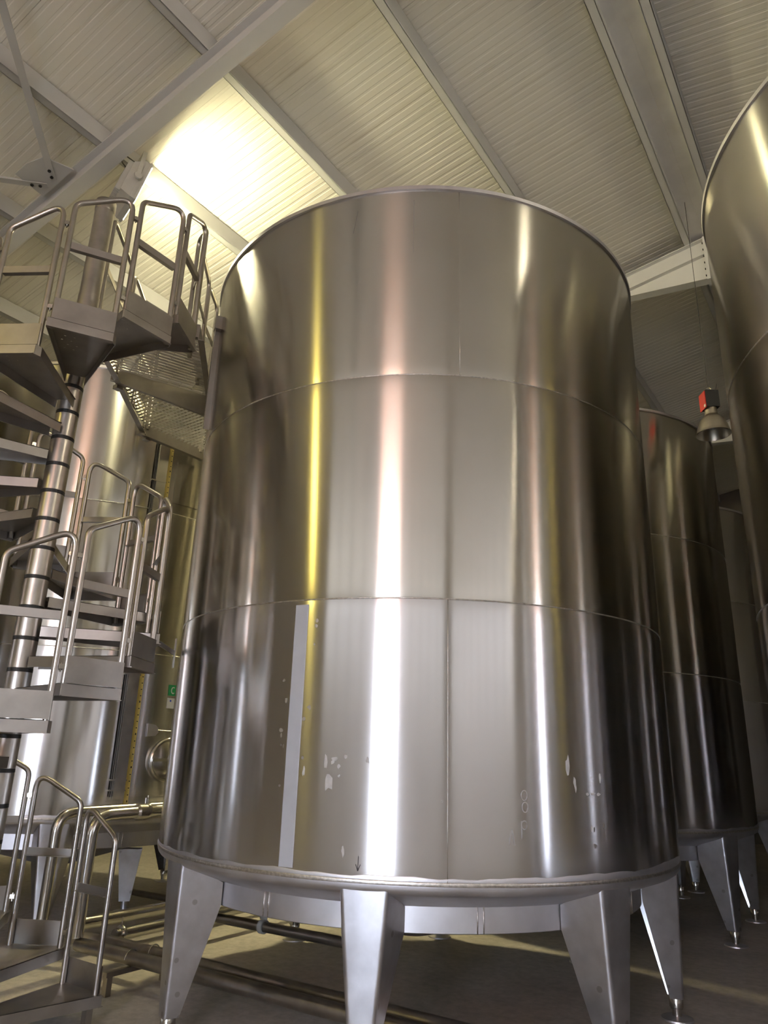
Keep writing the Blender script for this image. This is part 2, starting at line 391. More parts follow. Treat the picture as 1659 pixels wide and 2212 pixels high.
# ------------------------------------------------------------------ wine tanks
TR = 1.9
ZB, ZS2, ZS1, ZT = 1.023, 2.526, 4.005, 5.524
def shell_profile(z0, z1):
    d = 0.0035; h = 0.07
    zs = [z0, z0 + h * .3, z0 + h, z0 + 2 * h] + [z0 + (z1 - z0) * k / 6 for k in range(1, 6)] + [z1 - 2 * h, z1 - h, z1 - h * .3, z1]
    out = []
    for z in zs:
        e = min(z - z0, z1 - z); out.append((TR - d * max(0, 1 - e / h) ** 2, z))
    return out
def leg_mesh():
    # folded plate: cross-section runs inner edge > fold > outer face > fold > inner edge (local x radial, y tangential)
    def section(ro, ho, ri, hi, zo, zi, nf=5, rad=0.022):
        P = [(ri, -hi, zi)]
        ax, ay = ro, -ho
        vx, vy = ri - ro, -(hi - ho); l = math.hypot(vx, vy); u = (vx / l, vy / l)
        for k in range(nf + 1):
            w = k / nf; p1 = (ax + u[0] * rad, ay + u[1] * rad); p2 = (ax, ay + rad)
            P.append((p1[0] * (1 - w) ** 2 + ax * 2 * w * (1 - w) + p2[0] * w * w, p1[1] * (1 - w) ** 2 + ay * 2 * w * (1 - w) + p2[1] * w * w, zo))
        return P + [(x, -y, z) for x, y, z in reversed(P)]
    rows = [section(1.888, 0.132, 1.625, 0.178, 0.985, 0.862), section(1.882, 0.108, 1.625, 0.176, 0.72, 0.735), section(1.868, 0.052, 1.775, 0.052, 0.13, 0.13)]
    n = len(rows[0]); mb = MB(); t = 0.006
    vs = [p for r in rows for p in r]; fs = []
    for i in range(len(rows) - 1):
        for k in range(n - 1): fs.append((i * n + k, i * n + k + 1, (i + 1) * n + k + 1, (i + 1) * n + k))
    # inner skin
    o = len(vs); cx = 1.75
    vs2 = [(x - t if abs(y) < 0.9 * abs(ymax) else x, y * (1 - t / max(abs(y), .02)) if abs(y) > .02 else y, z) for r in rows for ymax in [max(abs(q[1]) for q in r)] for (x, y, z) in r]
    fs2 = [tuple(o + q for q in f[::-1]) for f in fs]
    mb.add(vs + vs2, fs + fs2); return mb.mesh('leg', 'leg', 40)
def make_tank():
    root = thing('wine_tank', '', 'tank')
    S = 160
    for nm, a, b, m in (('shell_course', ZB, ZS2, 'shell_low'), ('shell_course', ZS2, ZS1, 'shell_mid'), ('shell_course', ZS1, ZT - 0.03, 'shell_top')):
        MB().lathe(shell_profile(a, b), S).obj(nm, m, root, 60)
    for z in (ZS2, ZS1):
        mb = MB(); pr = [(TR - 0.0045 + 0.0055 * math.sin(PI * k / 4), z - 0.0055 + 0.011 * k / 4) for k in range(5)]
        mb.lathe(pr, S).obj('weld_seam', 'weld', root, 180)
    MB().lathe([(TR - 0.004, ZT - 0.036), (TR + 0.012, ZT - 0.034), (TR + 0.014, ZT - 0.006), (TR + 0.004, ZT), (TR - 0.02, ZT)], S).obj('top_rim', 'matte', root, 50)
    MB().lathe([(TR - 0.02, ZT - 0.001), (1.2, ZT + 0.10), (0.35, ZT + 0.20), (0.35, ZT + 0.30), (0, ZT + 0.30)], 64).obj('tank_roof', 'matte', root, 40)
    # base: double weld, knuckle, sloping bottom
    MB().lathe([(TR - 0.004, ZB + 0.004), (TR + 0.004, ZB), (TR - 0.001, ZB - 0.008), (TR + 0.004, ZB - 0.015), (TR - 0.004, ZB - 0.02)], S).obj('weld_seam', 'weld', root, 180)
    kn = [(TR - 0.001, ZB - 0.016)] + [(TR - 0.065 + 0.065 * math.cos(a), ZB - 0.022 - 0.055 * math.sin(a)) for a in [PI / 2 * .8 * k / 5 for k in range(1, 6)]]
    kn += [(1.62, 0.862), (0.9, 0.62), (0.12, 0.40), (0.0, 0.39)]
    MB().lathe(kn, S).obj('tank_bottom', 'matte', root, 40)
    gb = MB(); n = 180; vs = []; rz = random.Random(3); hh = 0.03
    for k in range(n):
        hh = min(0.052, max(0.018, hh + rz.uniform(-0.007, 0.007))); a = 2 * PI * k / n
        vs += [((TR - 0.0015) * math.cos(a), (TR - 0.0015) * math.sin(a), ZB - 0.002), ((TR + 0.0012) * math.cos(a), (TR + 0.0012) * math.sin(a), ZB + hh - 0.004), ((TR - 0.0008) * math.cos(a), (TR - 0.0008) * math.sin(a), ZB + hh)]
    gb.add(vs, [(3 * k + j, 3 * ((k + 1) % n) + j, 3 * ((k + 1) % n) + j + 1, 3 * k + j + 1) for k in range(n) for j in (0, 1)])
    gb.obj('ground_band', 'matte', root, 180)
    rb = MB().lathe([(1.628, 0.868), (1.628, 0.735), (1.62, 0.73), (1.60, 0.73), (1.60, 0.868)], S).obj('ring_beam', 'matte', root, 30)
    a = math.radians(-45); 
    for k in range(8):
        w = MB(); ang = math.radians(22.5 + 45 * k - 1.5)
        for da in (-0.011, 0.011):
            w.tube([(1.63 * math.cos(ang + da), 1.63 * math.sin(ang + da), 0.735), (1.63 * math.cos(ang + da), 1.63 * math.sin(ang + da), 0.80), (1.63 * math.cos(ang + da), 1.63 * math.sin(ang + da), 0.866)], 0.004, 6)
        w.obj('beam_joint', 'weld', rb, 180)
    lm = leg_mesh()
    stem = MB().lathe([(0, 0.15), (0.042, 0.15), (0.046, 0.145), (0.046, 0.075), (0.04, 0.07), (0.04, 0.062), (0.03, 0.06), (0.03, 0.02), (0, 0.02)], 20).mesh('foot_stem', 'bright', 40)
    plate = MB().lathe([(0, 0.024), (0.04, 0.022), (0.105, 0.010), (0.108, 0.0), (0, 0.0)], 28).mesh('foot_plate', 'matte', 40)
    for k in range(8):
        lg = link('leg', lm, root); lg.rotation_euler = (0, 0, math.radians(45 * k))
        for nm, me in (('foot_stem', stem), ('foot_plate', plate)):
            f = link(nm, me, lg); f.location = (1.82, 0, 0)
    return root
tank = make_tank()
TL = [((-3.173, 5.19), -66.5, 'huge brushed stainless steel wine tank on splayed legs in the middle, nearest one'),
      ((-7.82, 5.26), 9.5, 'stainless steel tank behind the spiral stair with level gauge and round manhole'),
      ((1.29, 5.29), -21.5, 'stainless steel tank cut off by the right edge of the picture'),
      ((-3.24, 9.13), -21.5, 'dark stainless steel tank directly behind the big one on the right'),
      ((-3.24, 13.08), -21.5, 'farthest stainless steel tank, only a dark sliver of it below the pendant lamp'),
      ((1.29, 9.24), -21.5, 'unseen stainless steel tank added behind the one at the right edge to block light'),  # added out of sight to keep the right rear dark
      ((-7.85, 1.28), -21.5, 'unseen stainless steel tank added left of the spiral stair to block light, just outside the picture')]  # added out of view to darken the left side and its reflections
for i, ((x, y), a, lb) in enumerate(TL):
    o = tank if i == 0 else copy_tree(tank)
    o.location = (x, y, 0); o.rotation_euler = (0, 0, math.radians(a)); o['label'] = lb; o['group'] = 'wine tanks in rows'
MAIN = tank
def on_main(ang):   # world angle on the main tank -> local angle
    return math.radians(ang + 66.5)
def curved_patch(poly, r, cen_ang, zc_, thick, sub=1):
    # polygon in (arc metres, z metres) wrapped round the tank; fan mesh
    mb = MB(); n = len(poly)
    def P(s, z, rr): a = cen_ang + s / r; return (rr * math.cos(a), rr * math.sin(a), zc_ + z)
    cs = sum(p[0] for p in poly) / n; cz = sum(p[1] for p in poly) / n
    vs = [P(s, z, r) for s, z in poly] + [P(cs, cz, r + thick)] + [P(s * .9 + cs * .1, z * .9 + cz * .1, r + thick) for s, z in poly]
    fs = []
    for i in range(n):
        j = (i + 1) % n; fs += [(i, j, n + 1 + j, n + 1 + i), (n + 1 + i, n + 1 + j, n)]
    return mb.add(vs, fs)
lt = [o for o in bpy.data.objects if o.name.startswith('wine_tank') and o.type == 'EMPTY' and 'level gauge' in o['label']][0]
il = MB(); A = math.radians(9.5)
def toL(x, y, z): dx, dy = x + 7.82, y - 5.26; return (dx * math.cos(-A) - dy * math.sin(-A), dx * math.sin(-A) + dy * math.cos(-A), z)
dirx, diry = 0.63, 0.776
rows_ = []
for z, hw, dp in ((0.60, 0.12, 0.16), (0.10, 0.055, 0.06)):
    for (u, w_) in ((-hw, -dp), (-hw, 0), (hw, 0), (hw, -dp)): rows_.append(toL(-6.95 + dirx * u - w_ * -diry, 5.55 + diry * u - w_ * dirx, z))
il.add(rows_, [(0, 1, 5, 4), (1, 2, 6, 5), (2, 3, 7, 6), (3, 0, 4, 7), (4, 5, 6, 7)])
ilo = il.obj('leg', 'leg', lt)
fx = MB().lathe([(0, 0.12), (0.035, 0.12), (0.035, 0.02), (0.10, 0.008), (0.10, 0), (0, 0)], 20, c=toL(-6.98, 5.58, 0)).obj('foot_plate', 'matte', ilo, 40)
# pale strip, vertical welds and residue marks of the main tank
st = MB(); a = on_main(-80.2)
w = 0.045 / TR
vs = []; fs = []
for k in range(9):
    z = ZB + 0.03 + (ZS2 - 0.03 - ZB - 0.03) * k / 8
    for da in (-w, -w * .9, w * .9, w): vs.append(((TR + (0.0005 if abs(da) == w else 0.0022)) * math.cos(a + da), (TR + (0.0005 if abs(da) == w else 0.0022)) * math.sin(a + da), z))
for k in range(8):
    for q in range(3): fs.append((k * 4 + q, k * 4 + q + 1, k * 4 + q + 5, k * 4 + q + 4))
o = st.add(vs, fs).obj('level_strip', 'strip', MAIN); o['label'] = 'pale frosted level strip'
for ang, z0, z1 in ((-53.3, ZB, ZS2), (-51.0, ZS1, ZT - 0.04), (-120, ZS2, ZS1)):
    a = on_main(ang); MB().tube([((TR - 0.0015) * math.cos(a), (TR - 0.0015) * math.sin(a), z0 + (z1 - z0) * k / 6) for k in range(7)], 0.0021, 6).obj('vertical_weld', 'shell_mid', MAIN, 180)
def blob(rx, rz, n=9, jit=0.45):
    return [(rx * math.cos(2 * PI * k / n) * (1 + random.uniform(-jit, jit)), rz * math.sin(2 * PI * k / n) * (1 + random.uniform(-jit, jit))) for k in range(n)]
RES = [(-73.3, 1.50, .030, .045), (-72.7, 1.60, .012, .016), (-73.9, 1.60, .010, .045), (-72.2, 1.62, .022, .010), (-71.6, 1.58, .012, .012), (-70.4, 1.63, .010, .012), (-71.4, 1.53, .007, .008),
       (-66.6, 1.62, .010, .022), (-70.2, 1.16, .009, .028), (-31.5, 1.62, .014, .05), (-30.2, 1.52, .010, .035), (-27.6, 1.47, .014, .007), (-26.4, 1.47, .022, .006), (-25.0, 1.47, .016, .008), (-27.0, 1.29, .006, .016), (-24.4, 1.56, .008, .024), (-77.9, 1.55, .008, .03), (-54.2, 1.42, .004, .006)]
for ang, z, rx, rz in RES:
    curved_patch(blob(rx, rz), TR - 0.0003, on_main(ang), z, 0.0012).obj('glue_residue', 'residue', MAIN)

rs = random.Random(11)
for k in range(26):
    ang = -83.5 + rs.random() * 6.5 if k < 22 else -27 + rs.random() * 3
    z = 1.45 + rs.random() * 0.95 if k < 22 else 1.1 + rs.random() * 0.25
    if abs(ang + 80.2) < 1.6: continue
    curved_patch(blob(0.006 + 0.007 * rs.random(), 0.006 + 0.012 * rs.random(), 8, 0.3), TR - 0.0004, on_main(ang), z, 0.0009).obj('water_spot', 'spot', MAIN)
def stroke(pts, name, w=0.004, m='ink'):
    mb = MB(); P = [Vector(((TR + 0.0012) * math.cos(on_main(a_)), (TR + 0.0012) * math.sin(on_main(a_)), z_)) for a_, z_ in pts]
    for p, q in zip(P, P[1:]): mb.bar(p, q, 0.0012, w, up=(0, 0, 1) if abs((q - p).z) < 0.7 * (q - p).length else (math.cos(on_main(pts[0][0]) + PI / 2), math.sin(on_main(pts[0][0]) + PI / 2), 0))
    return mb.obj(name, m, MAIN)
stroke([(-67.55, 1.135), (-67.6, 1.065)], 'ink_arrow', 0.003); stroke([(-67.95, 1.095), (-67.6, 1.063), (-67.2, 1.095)], 'ink_arrow', 0.003)
def ring_mark(a0, z0, ra, rz): return [(a0 + ra * math.cos(2 * PI * k / 12), z0 + rz * math.sin(2 * PI * k / 12)) for k in range(13)]
for a0, z0 in ((-40.3, 1.46), (-40.2, 1.40)): stroke(ring_mark(a0, z0, 0.55, 0.026), 'chalk_mark', 0.005, 'spot')
stroke([(-40.9, 1.33), (-40.9, 1.24)], 'chalk_mark', 0.006, 'spot'); stroke(ring_mark(-40.4, 1.31, 0.5, 0.022), 'chalk_mark', 0.005, 'spot')
stroke([(-43.2, 1.21), (-42.6, 1.29), (-42.2, 1.21)], 'chalk_mark', 0.006, 'spot')
for ang, z0, z1 in ((-60.7, 4.95, 5.40), (-73.0, 5.17, 5.36)): stroke([(ang - (0.9 if z0 > 5 else 0), z0), (ang, z1)], 'scratch', 0.003, 'spot')

# ------------------------------------------------------------------ fittings of the tank behind the stair
CLX, CLY = -7.82, 5.26
def onL(ang, r, z): a = math.radians(ang); return Vector((CLX + r * math.cos(a), CLY + r * math.sin(a), z))
def frameL(ang, r, z):   # local x = tangential (CCW), y = outward, z = up
    a = math.radians(ang); return Matrix(((-math.sin(a), math.cos(a), 0, CLX + r * math.cos(a)), (math.cos(a), math.sin(a), 0, CLY + r * math.sin(a)), (0, 0, 1, z), (0, 0, 0, 1)))
LTI = (Matrix.Translation((CLX, CLY, 0)) @ Matrix.Rotation(math.radians(9.5), 4, 'Z')).inverted()
def to_tank(o): o.parent = lt; o.matrix_parent_inverse = LTI; return o
mx = frameL(-20.6, TR, 0)
lg = to_tank(MB().box((-0.05, 0.012, 1.18), (0.05, 0.05, 4.75), mx).obj('level_gauge', 'bright')); lg['label'] = 'flat steel level gauge channel'
MB().tube([mx @ Vector((-0.075, 0.035, 1.20)), mx @ Vector((-0.075, 0.035, 4.75))], 0.008, 10).obj('sight_tube', 'black', lg, 60)
for z in (1.25, 1.34, 2.3, 3.3, 4.3): MB().box((-0.10, 0.0, z), (0.055, 0.056, z + 0.014), mx).obj('clip', 'bright', lg)
mr = frameL(-18.0, TR, 0)
tp = to_tank(MB().box((-0.022, 0.001, 1.12), (0.022, 0.004, 4.75), mr).obj('measuring_tape', 'ruler')); tp['label'] = 'yellow measuring tape'
tk = MB()
for k in range(60): tk.box((0.004, 0.004, 1.15 + k * 0.06), (0.016, 0.0048, 1.15 + k * 0.06 + (0.018 if k % 5 == 0 else 0.010)), mr)
tk.obj('tape_marks', 'black', tp)['kind'] = 'stuff'
MB().box((-0.036, 0.0, 1.12), (-0.026, 0.016, 4.75), mr).obj('edge_bar', 'bright', tp)
# bolted support plate under the catwalk end
sp_ = MB(); vs = []
for k in range(7):
    a_ = math.radians(-15.5 + 11.5 * k / 6)
    for (r_, z_) in ((TR + 0.004, 4.12), (TR + 0.012, 4.12), (TR + 0.012, 4.60), (TR + 0.004, 4.60)): vs.append((CLX + r_ * math.cos(a_), CLY + r_ * math.sin(a_), z_))
sp_.add(vs, [(4 * k + j, 4 * k + (j + 1) % 4, 4 * k + 4 + (j + 1) % 4, 4 * k + 4 + j) for k in range(6) for j in range(4)] + [(0, 1, 2, 3), (27, 26, 25, 24)])
spo = to_tank(sp_.obj('support_plate', 'shell_mid'))
ma = frameL(-4.6, TR + 0.012, 0)
MB().box((-0.02, 0.0, 4.12), (0.02, 0.006, 4.60), ma).box((0.016, 0.0, 4.12), (0.02, 0.03, 4.60), ma).obj('bolt_flange', 'tread', spo)
# round manhole
mm = frameL(-7.0, TR - 0.01, 1.53) @ Matrix.Rotation(-PI / 2, 4, 'X')
mh = to_tank(MB().lathe([(0.19, 0.0), (0.205, 0.02), (0.205, 0.055), (0.195, 0.065), (0.18, 0.06), (0.175, 0.04)], 40, mtx=mm).obj('manhole', 'bright', None, 40)); mh['label'] = 'round polished manhole'
MB().lathe([(0.178, 0.045), (0.14, 0.062), (0.07, 0.078), (0.0, 0.082)], 40, mtx=mm).obj('manhole_door', 'bright', mh, 60)
MB().box((-0.21, -0.014, 0.085), (0.10, 0.014, 0.105), mm).obj('clamp_bar', 'bright', mh)
MB().lathe([(0.0, 0.13), (0.028, 0.125), (0.03, 0.10), (0.02, 0.082)], 16, mtx=mm).obj('hand_knob', 'bright', mh, 60)
mb_ = frameL(-13.0, TR, 1.80)
hb = to_tank(MB().prism([(-0.05, -0.06), (0.03, -0.05), (0.06, -0.02), (0.065, 0.02), (0.04, 0.05), (-0.05, 0.06)], 0.006, 0.02, mb_ @ Matrix.Rotation(-PI / 2, 4, 'X')).obj('hinge_bracket', 'matte'))
MB().tube([mb_ @ Vector((0.05, 0.03, 0.0)), mb_ @ Vector((0.32, 0.05, -0.01))], 0.008, 8).obj('rod', 'bright', hb, 60)
# green sign with white letter
sg = thing('tank_sign', 'small green plate with a white letter C on the tank behind the stair', 'sign')
ms = frameL(-7.2, TR, 2.19)
MB().box((-0.062, 0.002, -0.052), (0.062, 0.006, 0.052), ms).obj('sign_plate', 'green', sg)
cm = MB(); n = 12
def cpt(r1, r2, k): a = math.radians(50 + 260 * k / n); return (r1 * math.cos(a) - 0.012, r2 * math.sin(a))
vs = []
for k in range(n + 1):
    for (r1, r2) in ((0.026, 0.036), (0.015, 0.024)):
        x, z = cpt(r1, r2, k); vs.append(ms @ Vector((x, 0.0068, z)))
cm.add(vs, [(2 * k, 2 * k + 1, 2 * k + 3, 2 * k + 2) for k in range(n)])
cm.obj('letter', 'white', sg)
nt_ = thing('paper_note', 'small white paper note stuck just under the green letter plate', 'note')
mn = frameL(-7.6, TR, 2.065)
MB().box((-0.05, 0.001, -0.05), (0.05, 0.003, 0.05), mn).obj('paper', 'white', nt_)
MB().prism([(-0.022, 0.016), (-0.008, 0.012), (-0.004, 0.026), (-0.012, 0.034), (-0.022, 0.03)], 0.0032, 0.0036, mn @ Matrix.Rotation(-PI / 2, 4, 'X') @ Matrix.Scale(-1, 4, (0, 1, 0))).obj('ink_mark', 'blue', nt_)

# ------------------------------------------------------------------ spiral stair
PX, PY = -4.5518, 2.5959
RISE = 0.20; NT = 23
stair = thing('spiral_staircase', 'steel spiral staircase with tube handrail hoops and black-ringed central pole', 'staircase', (PX, PY, 0))
PRD = 0.073
MB().lathe([(0, 0.0), (0.16, 0.0), (0.16, 0.012), (PRD, 0.013), (PRD, 5.66), (0, 5.66)], 28).obj('pole', 'pole', stair, 40)
MB().lathe([(PRD + 0.002, 5.655), (PRD + 0.004, 5.665), (PRD + 0.004, 5.75), (PRD - 0.01, 5.762), (0, 5.765)], 28).obj('pole_cap', 'tube', stair, 50)
ring = MB().lathe([(PRD, -0.012), (PRD + 0.004, -0.011), (PRD + 0.004, 0.011), (PRD, 0.012)], 28).mesh('pole_ring', 'rubber', 30)
sleeve = MB().lathe([(PRD, 0.013), (PRD + 0.0035, 0.014), (PRD + 0.0035, 0.186), (PRD, 0.187)], 28).mesh('pole_sleeve', 'pole', 30)
for n in range(NT + 1):
    o = link('pole_ring', ring, stair); o.location = (0, 0, 0.089 + RISE * n)
    o = link('pole_sleeve', sleeve, stair); o.location = (0, 0, 0.089 + RISE * n)
# tread template in local axes: x outward, y in climbing direction, z=0 the walking surface
def tread_mesh():
    poly = [(0.076, -0.055), (0.80, -0.205), (0.80, 0.185), (0.765, 0.205), (0.076, 0.075)]
    mb = MB(); t = 0.004; lip = 0.068
    # plate with a perforated field near the nosing
    def edge_y(x, k): return (-0.055 - (x - 0.076) * 0.15 / 0.724) if k == 0 else (0.075 + (x - 0.076) * 0.13 / 0.689)
    xs = [0.076, 0.42] + [0.42 + 0.055 * i for i in range(1, 7)] + [0.80]
    ys = lambda x: [edge_y(x, 0), edge_y(x, 0) + 0.03] + [edge_y(x, 0) + 0.03 + 0.028 * j for j in range(1, 5)] + [min(edge_y(x, 1), 0.205 if x < 0.77 else 0.185)]
    def holes(i, j): return 1 <= i <= 6 and 1 <= j <= 4 and (i + j) % 2 == 0
    for z in (0.0, -t):
        for i in range(len(xs) - 1):
            ya, yb = ys(xs[i]), ys(xs[i + 1])
            for j in range(len(ya) - 1):
                q = [Vector((xs[i], ya[j], z)), Vector((xs[i + 1], yb[j], z)), Vector((xs[i + 1], yb[j + 1], z)), Vector((xs[i], ya[j + 1], z))]
                if holes(i, j):
                    c = sum(q, Vector()) / 4; hr = 0.0055; inn = [c + Vector((math.copysign(hr, (p - c).x), math.copysign(hr, (p - c).y), 0)) for p in q]
                    fs = [(0, 1, 5, 4), (1, 2, 6, 5), (2, 3, 7, 6), (3, 0, 4, 7)]
                    mb.add(q + inn, fs if z == 0 else [f[::-1] for f in fs])
                else: mb.add(q, [(0, 1, 2, 3) if z == 0 else (3, 2, 1, 0)])
    def lipbar(a, b, h=lip, inset=0.0):
        mb.bar((a[0], a[1], -h / 2 - t / 2), (b[0], b[1], -h / 2 - t / 2), 0.005, h - t)
    lipbar(poly[0], poly[1]); lipbar(poly[1], poly[2]); lipbar(poly[2], poly[3]); lipbar(poly[3], poly[4])
    mb.bar((0.80, -0.205, -lip), (0.80, 0.185, -lip), 0.03, 0.004)
    return mb.mesh('tread', 'tread')
RS = 0.79; HA = math.radians(12.8); hx, hy = RS * math.cos(HA), RS * math.sin(HA)
TR_ME = tread_mesh()
hoop_pts = fillet([(hx, -hy, -0.055), (hx, -hy, 0.895), (hx, hy, 1.085), (hx, hy, -0.055)], 0.075, 7)
HOOP = MB().tube(hoop_pts, 0.0185, 12).mesh('handrail_hoop', 'tube', 60)
KICK = MB().box((hx + 0.019, -hy - 0.012, 0.004), (hx + 0.023, hy + 0.012, 0.152)).mesh('kick_plate', 'tread')
MIDB = MB().box((hx - 0.004, -hy, 0.545), (hx + 0.004, hy, 0.595)).box((hx - 0.03, -hy + 0.015, 0.545), (hx - 0.004, hy - 0.015, 0.549)).mesh('mid_bar', 'tread')
def link_mesh():
    a2 = math.radians(30 - 12.8); e = Vector((RS * math.cos(a2), RS * math.sin(a2), 0)); s = Vector((hx, hy, 0)); mb = MB()
    mb.tube([s, e], 0.0065, 8); c = (s + e) / 2; d = (e - s).normalized()
    mb.bar(c - d * 0.015, c + d * 0.015, 0.026, 0.026); mb.tube([c + Vector((0, 0, -0.03)), c + Vector((0, 0, 0.022))], 0.005, 6)
    return mb.mesh('rail_link', 'bright', 50)
LINK = link_mesh()
for n in range(NT):
    t = link('tread', TR_ME, stair); t.location = (0, 0, 0.174 + RISE * n); t.rotation_euler = (0, 0, math.radians(90 + 30 * n))
    for nm, me in (('handrail_hoop', HOOP), ('kick_plate', KICK), ('mid_bar', MIDB)): link(nm, me, t)
    for z in (0.83, 0.19):
        l = link('rail_link', LINK, t); l.location = (0, 0, z + 0.10)
# square prop under the lowest tread and a tie to the big tank
MB().box((0.135, 0.72, 0.0), (0.18, 0.765, 0.104)).obj('prop', 'tread', stair)
tie = MB(); pa, pb = Vector((-3.97 - PX, 3.13 - PY, 2.33)), Vector((-4.44 - PX, 3.72 - PY, 2.33))
tie.bar(pa, pb, 0.008, 0.035); tie.bar(pb + Vector((0, 0, -0.11)), pb + Vector((0, 0, 0.11)), 0.05, 0.01, up=(0.55, 0.83, 0)); tie.obj('tank_tie', 'tread', stair)

# ------------------------------------------------------------------ landing and catwalk round the tank
PZ = 4.774
def clip_line(p, d, poly):
    t0, t1 = -1e9, 1e9; n = len(poly); area = sum(poly[i][0] * poly[(i + 1) % n][1] - poly[(i + 1) % n][0] * poly[i][1] for i in range(n)); sg_ = 1 if area > 0 else -1
    for i in range(n):
        a, b = poly[i], poly[(i + 1) % n]; ex, ey = b[0] - a[0], b[1] - a[1]; nx, ny = -ey * sg_, ex * sg_
        den = nx * d[0] + ny * d[1]; num = nx * (p[0] - a[0]) + ny * (p[1] - a[1])
        if abs(den) < 1e-9:
            if num < 0: return None
        elif den > 0: t0 = max(t0, -num / den)
        else: t1 = min(t1, -num / den)
    return (t0, t1) if t1 - t0 > 0.03 else None
def grating(poly, ang, parent, cross):
    mb = MB(); d = (math.cos(ang), math.sin(ang)); nn = (-d[1], d[0])
    cs = [p[0] * nn[0] + p[1] * nn[1] for p in poly]; c = min(cs) + 0.02
    while c < max(cs):
        p = (nn[0] * c, nn[1] * c); r = clip_line(p, d, poly)
        if r: mb.bar((p[0] + d[0] * r[0], p[1] + d[1] * r[0], PZ - 0.011), (p[0] + d[0] * r[1], p[1] + d[1] * r[1], PZ - 0.011), 0.003, 0.02)
        c += 0.048
    cs = [p[0] * d[0] + p[1] * d[1] for p in poly]; c = min(cs) + 0.02
    while c < max(cs):
        p = (d[0] * c, d[1] * c); r = clip_line(p, nn, poly)
        if r: mb.bar((p[0] + nn[0] * r[0], p[1] + nn[1] * r[0], PZ - 0.006), (p[0] + nn[0] * r[1], p[1] + nn[1] * r[1], PZ - 0.006), 0.004, 0.008)
        c += cross
    o = mb.obj('grating', 'galv', parent); return o
cw = thing('catwalk', 'grated steel landing and catwalk at the top of the spiral stair against the big tank', 'catwalk')
P1 = [(-4.66, 2.72), (-5.13, 3.30), (-4.81, 4.08), (-3.98, 3.20), (-4.46, 2.72)]
P2 = [(-5.15, 3.32), (-4.83, 4.11), (-5.14, 4.72), (-5.18, 5.00), (-5.82, 4.95), (-5.85, 4.15)]
grating(P1, math.atan2(4.08 - 3.30, -4.81 + 5.13), cw, 0.11)
grating(P2, math.atan2(4.95 - 4.15, -5.82 + 5.85) + PI / 2, cw, 0.05)
def beam(a, b, h0=0.15, h1=None, fl=0.045, nm='frame_beam', m='tread'):
    h1 = h1 or h0; a = Vector((*a, PZ)); b = Vector((*b, PZ)); d = (b - a).normalized(); sd = Vector((-d.y, d.x, 0)) * 0.004; w = Vector((-d.y, d.x, 0)) * fl
    mb = MB(); Z = Vector((0, 0, 1))
    vs = [a - sd, b - sd, b + sd, a + sd, a - sd - Z * h0, b - sd - Z * h1, b + sd - Z * h1, a + sd - Z * h0]
    mb.add(vs, [(0, 1, 2, 3), (7, 6, 5, 4), (4, 5, 1, 0), (5, 6, 2, 1), (6, 7, 3, 2), (7, 4, 0, 3)])
    vs = [a - Z * h0, b - Z * h1, b - Z * h1 + w, a - Z * h0 + w]; vs += [v - Z * 0.006 for v in vs]
    mb.add(vs, [(0, 1, 2, 3), (7, 6, 5, 4), (4, 5, 1, 0), (5, 6, 2, 1), (6, 7, 3, 2), (7, 4, 0, 3)])
    return mb.obj(nm, m, cw)
beam(P1[0], P1[1], 0.13, 0.13, -0.05); beam(P1[2], P1[3], 0.13); beam(P1[3], P1[4], 0.13)
beam((-5.16, 3.27), (-4.80, 4.11), 0.12, 0.22, -0.03, 'cross_beam')
beam(P2[0], P2[5], 0.13, 0.13, -0.05); beam(P2[5], P2[4], 0.14, 0.14, -0.05); beam(P2[1], P2[2], 0.12); beam(P2[4], P2[3], 0.13)
for (x, y) in ((-5.17, 3.36), (-5.80, 4.10), (-5.86, 4.22)):
    MB().box((x - 0.03, y - 0.03, PZ - 0.165), (x + 0.03, y + 0.03, PZ - 0.13)).obj('bolt_lug', 'tread', cw)
# guard rails of the catwalk
def guard(a, b, za=1.02, zb=1.02, mid=True):
    a = Vector((*a, PZ)); b = Vector((*b, PZ)); Z = Vector((0, 0, 1))
    o = MB().tube(fillet([a - Z * 0.05, a + Z * za, b + Z * zb, b - Z * 0.05], 0.07, 6), 0.0185, 12).obj('guard_rail', 'tube', cw, 60)
    if mid: MB().bar(a + Z * 0.55, b + Z * 0.55, 0.008, 0.05).obj('mid_bar', 'tread', o)
    MB().bar(a + Z * 0.08, b + Z * 0.08, 0.004, 0.15).obj('kick_plate', 'tread', o)
guard((-4.70, 2.78), (-5.12, 3.29)); guard((-5.18, 3.36), (-5.50, 3.74)); guard((-5.54, 3.79), (-5.84, 4.14)); guard((-5.845, 4.2), (-5.82, 4.90))
a47, a73 = math.radians(47.2), math.radians(72.8)
guard((PX + RS * math.cos(a47), PY + RS * math.sin(a47)), (PX + RS * math.cos(a73), PY + RS * math.sin(a73)), 0.89, 1.05)
guard((-4.36, 3.44), (-4.62, 3.76), 0.98, 0.98); guard((-4.66, 3.80), (-4.85, 4.08), 0.98, 0.98)
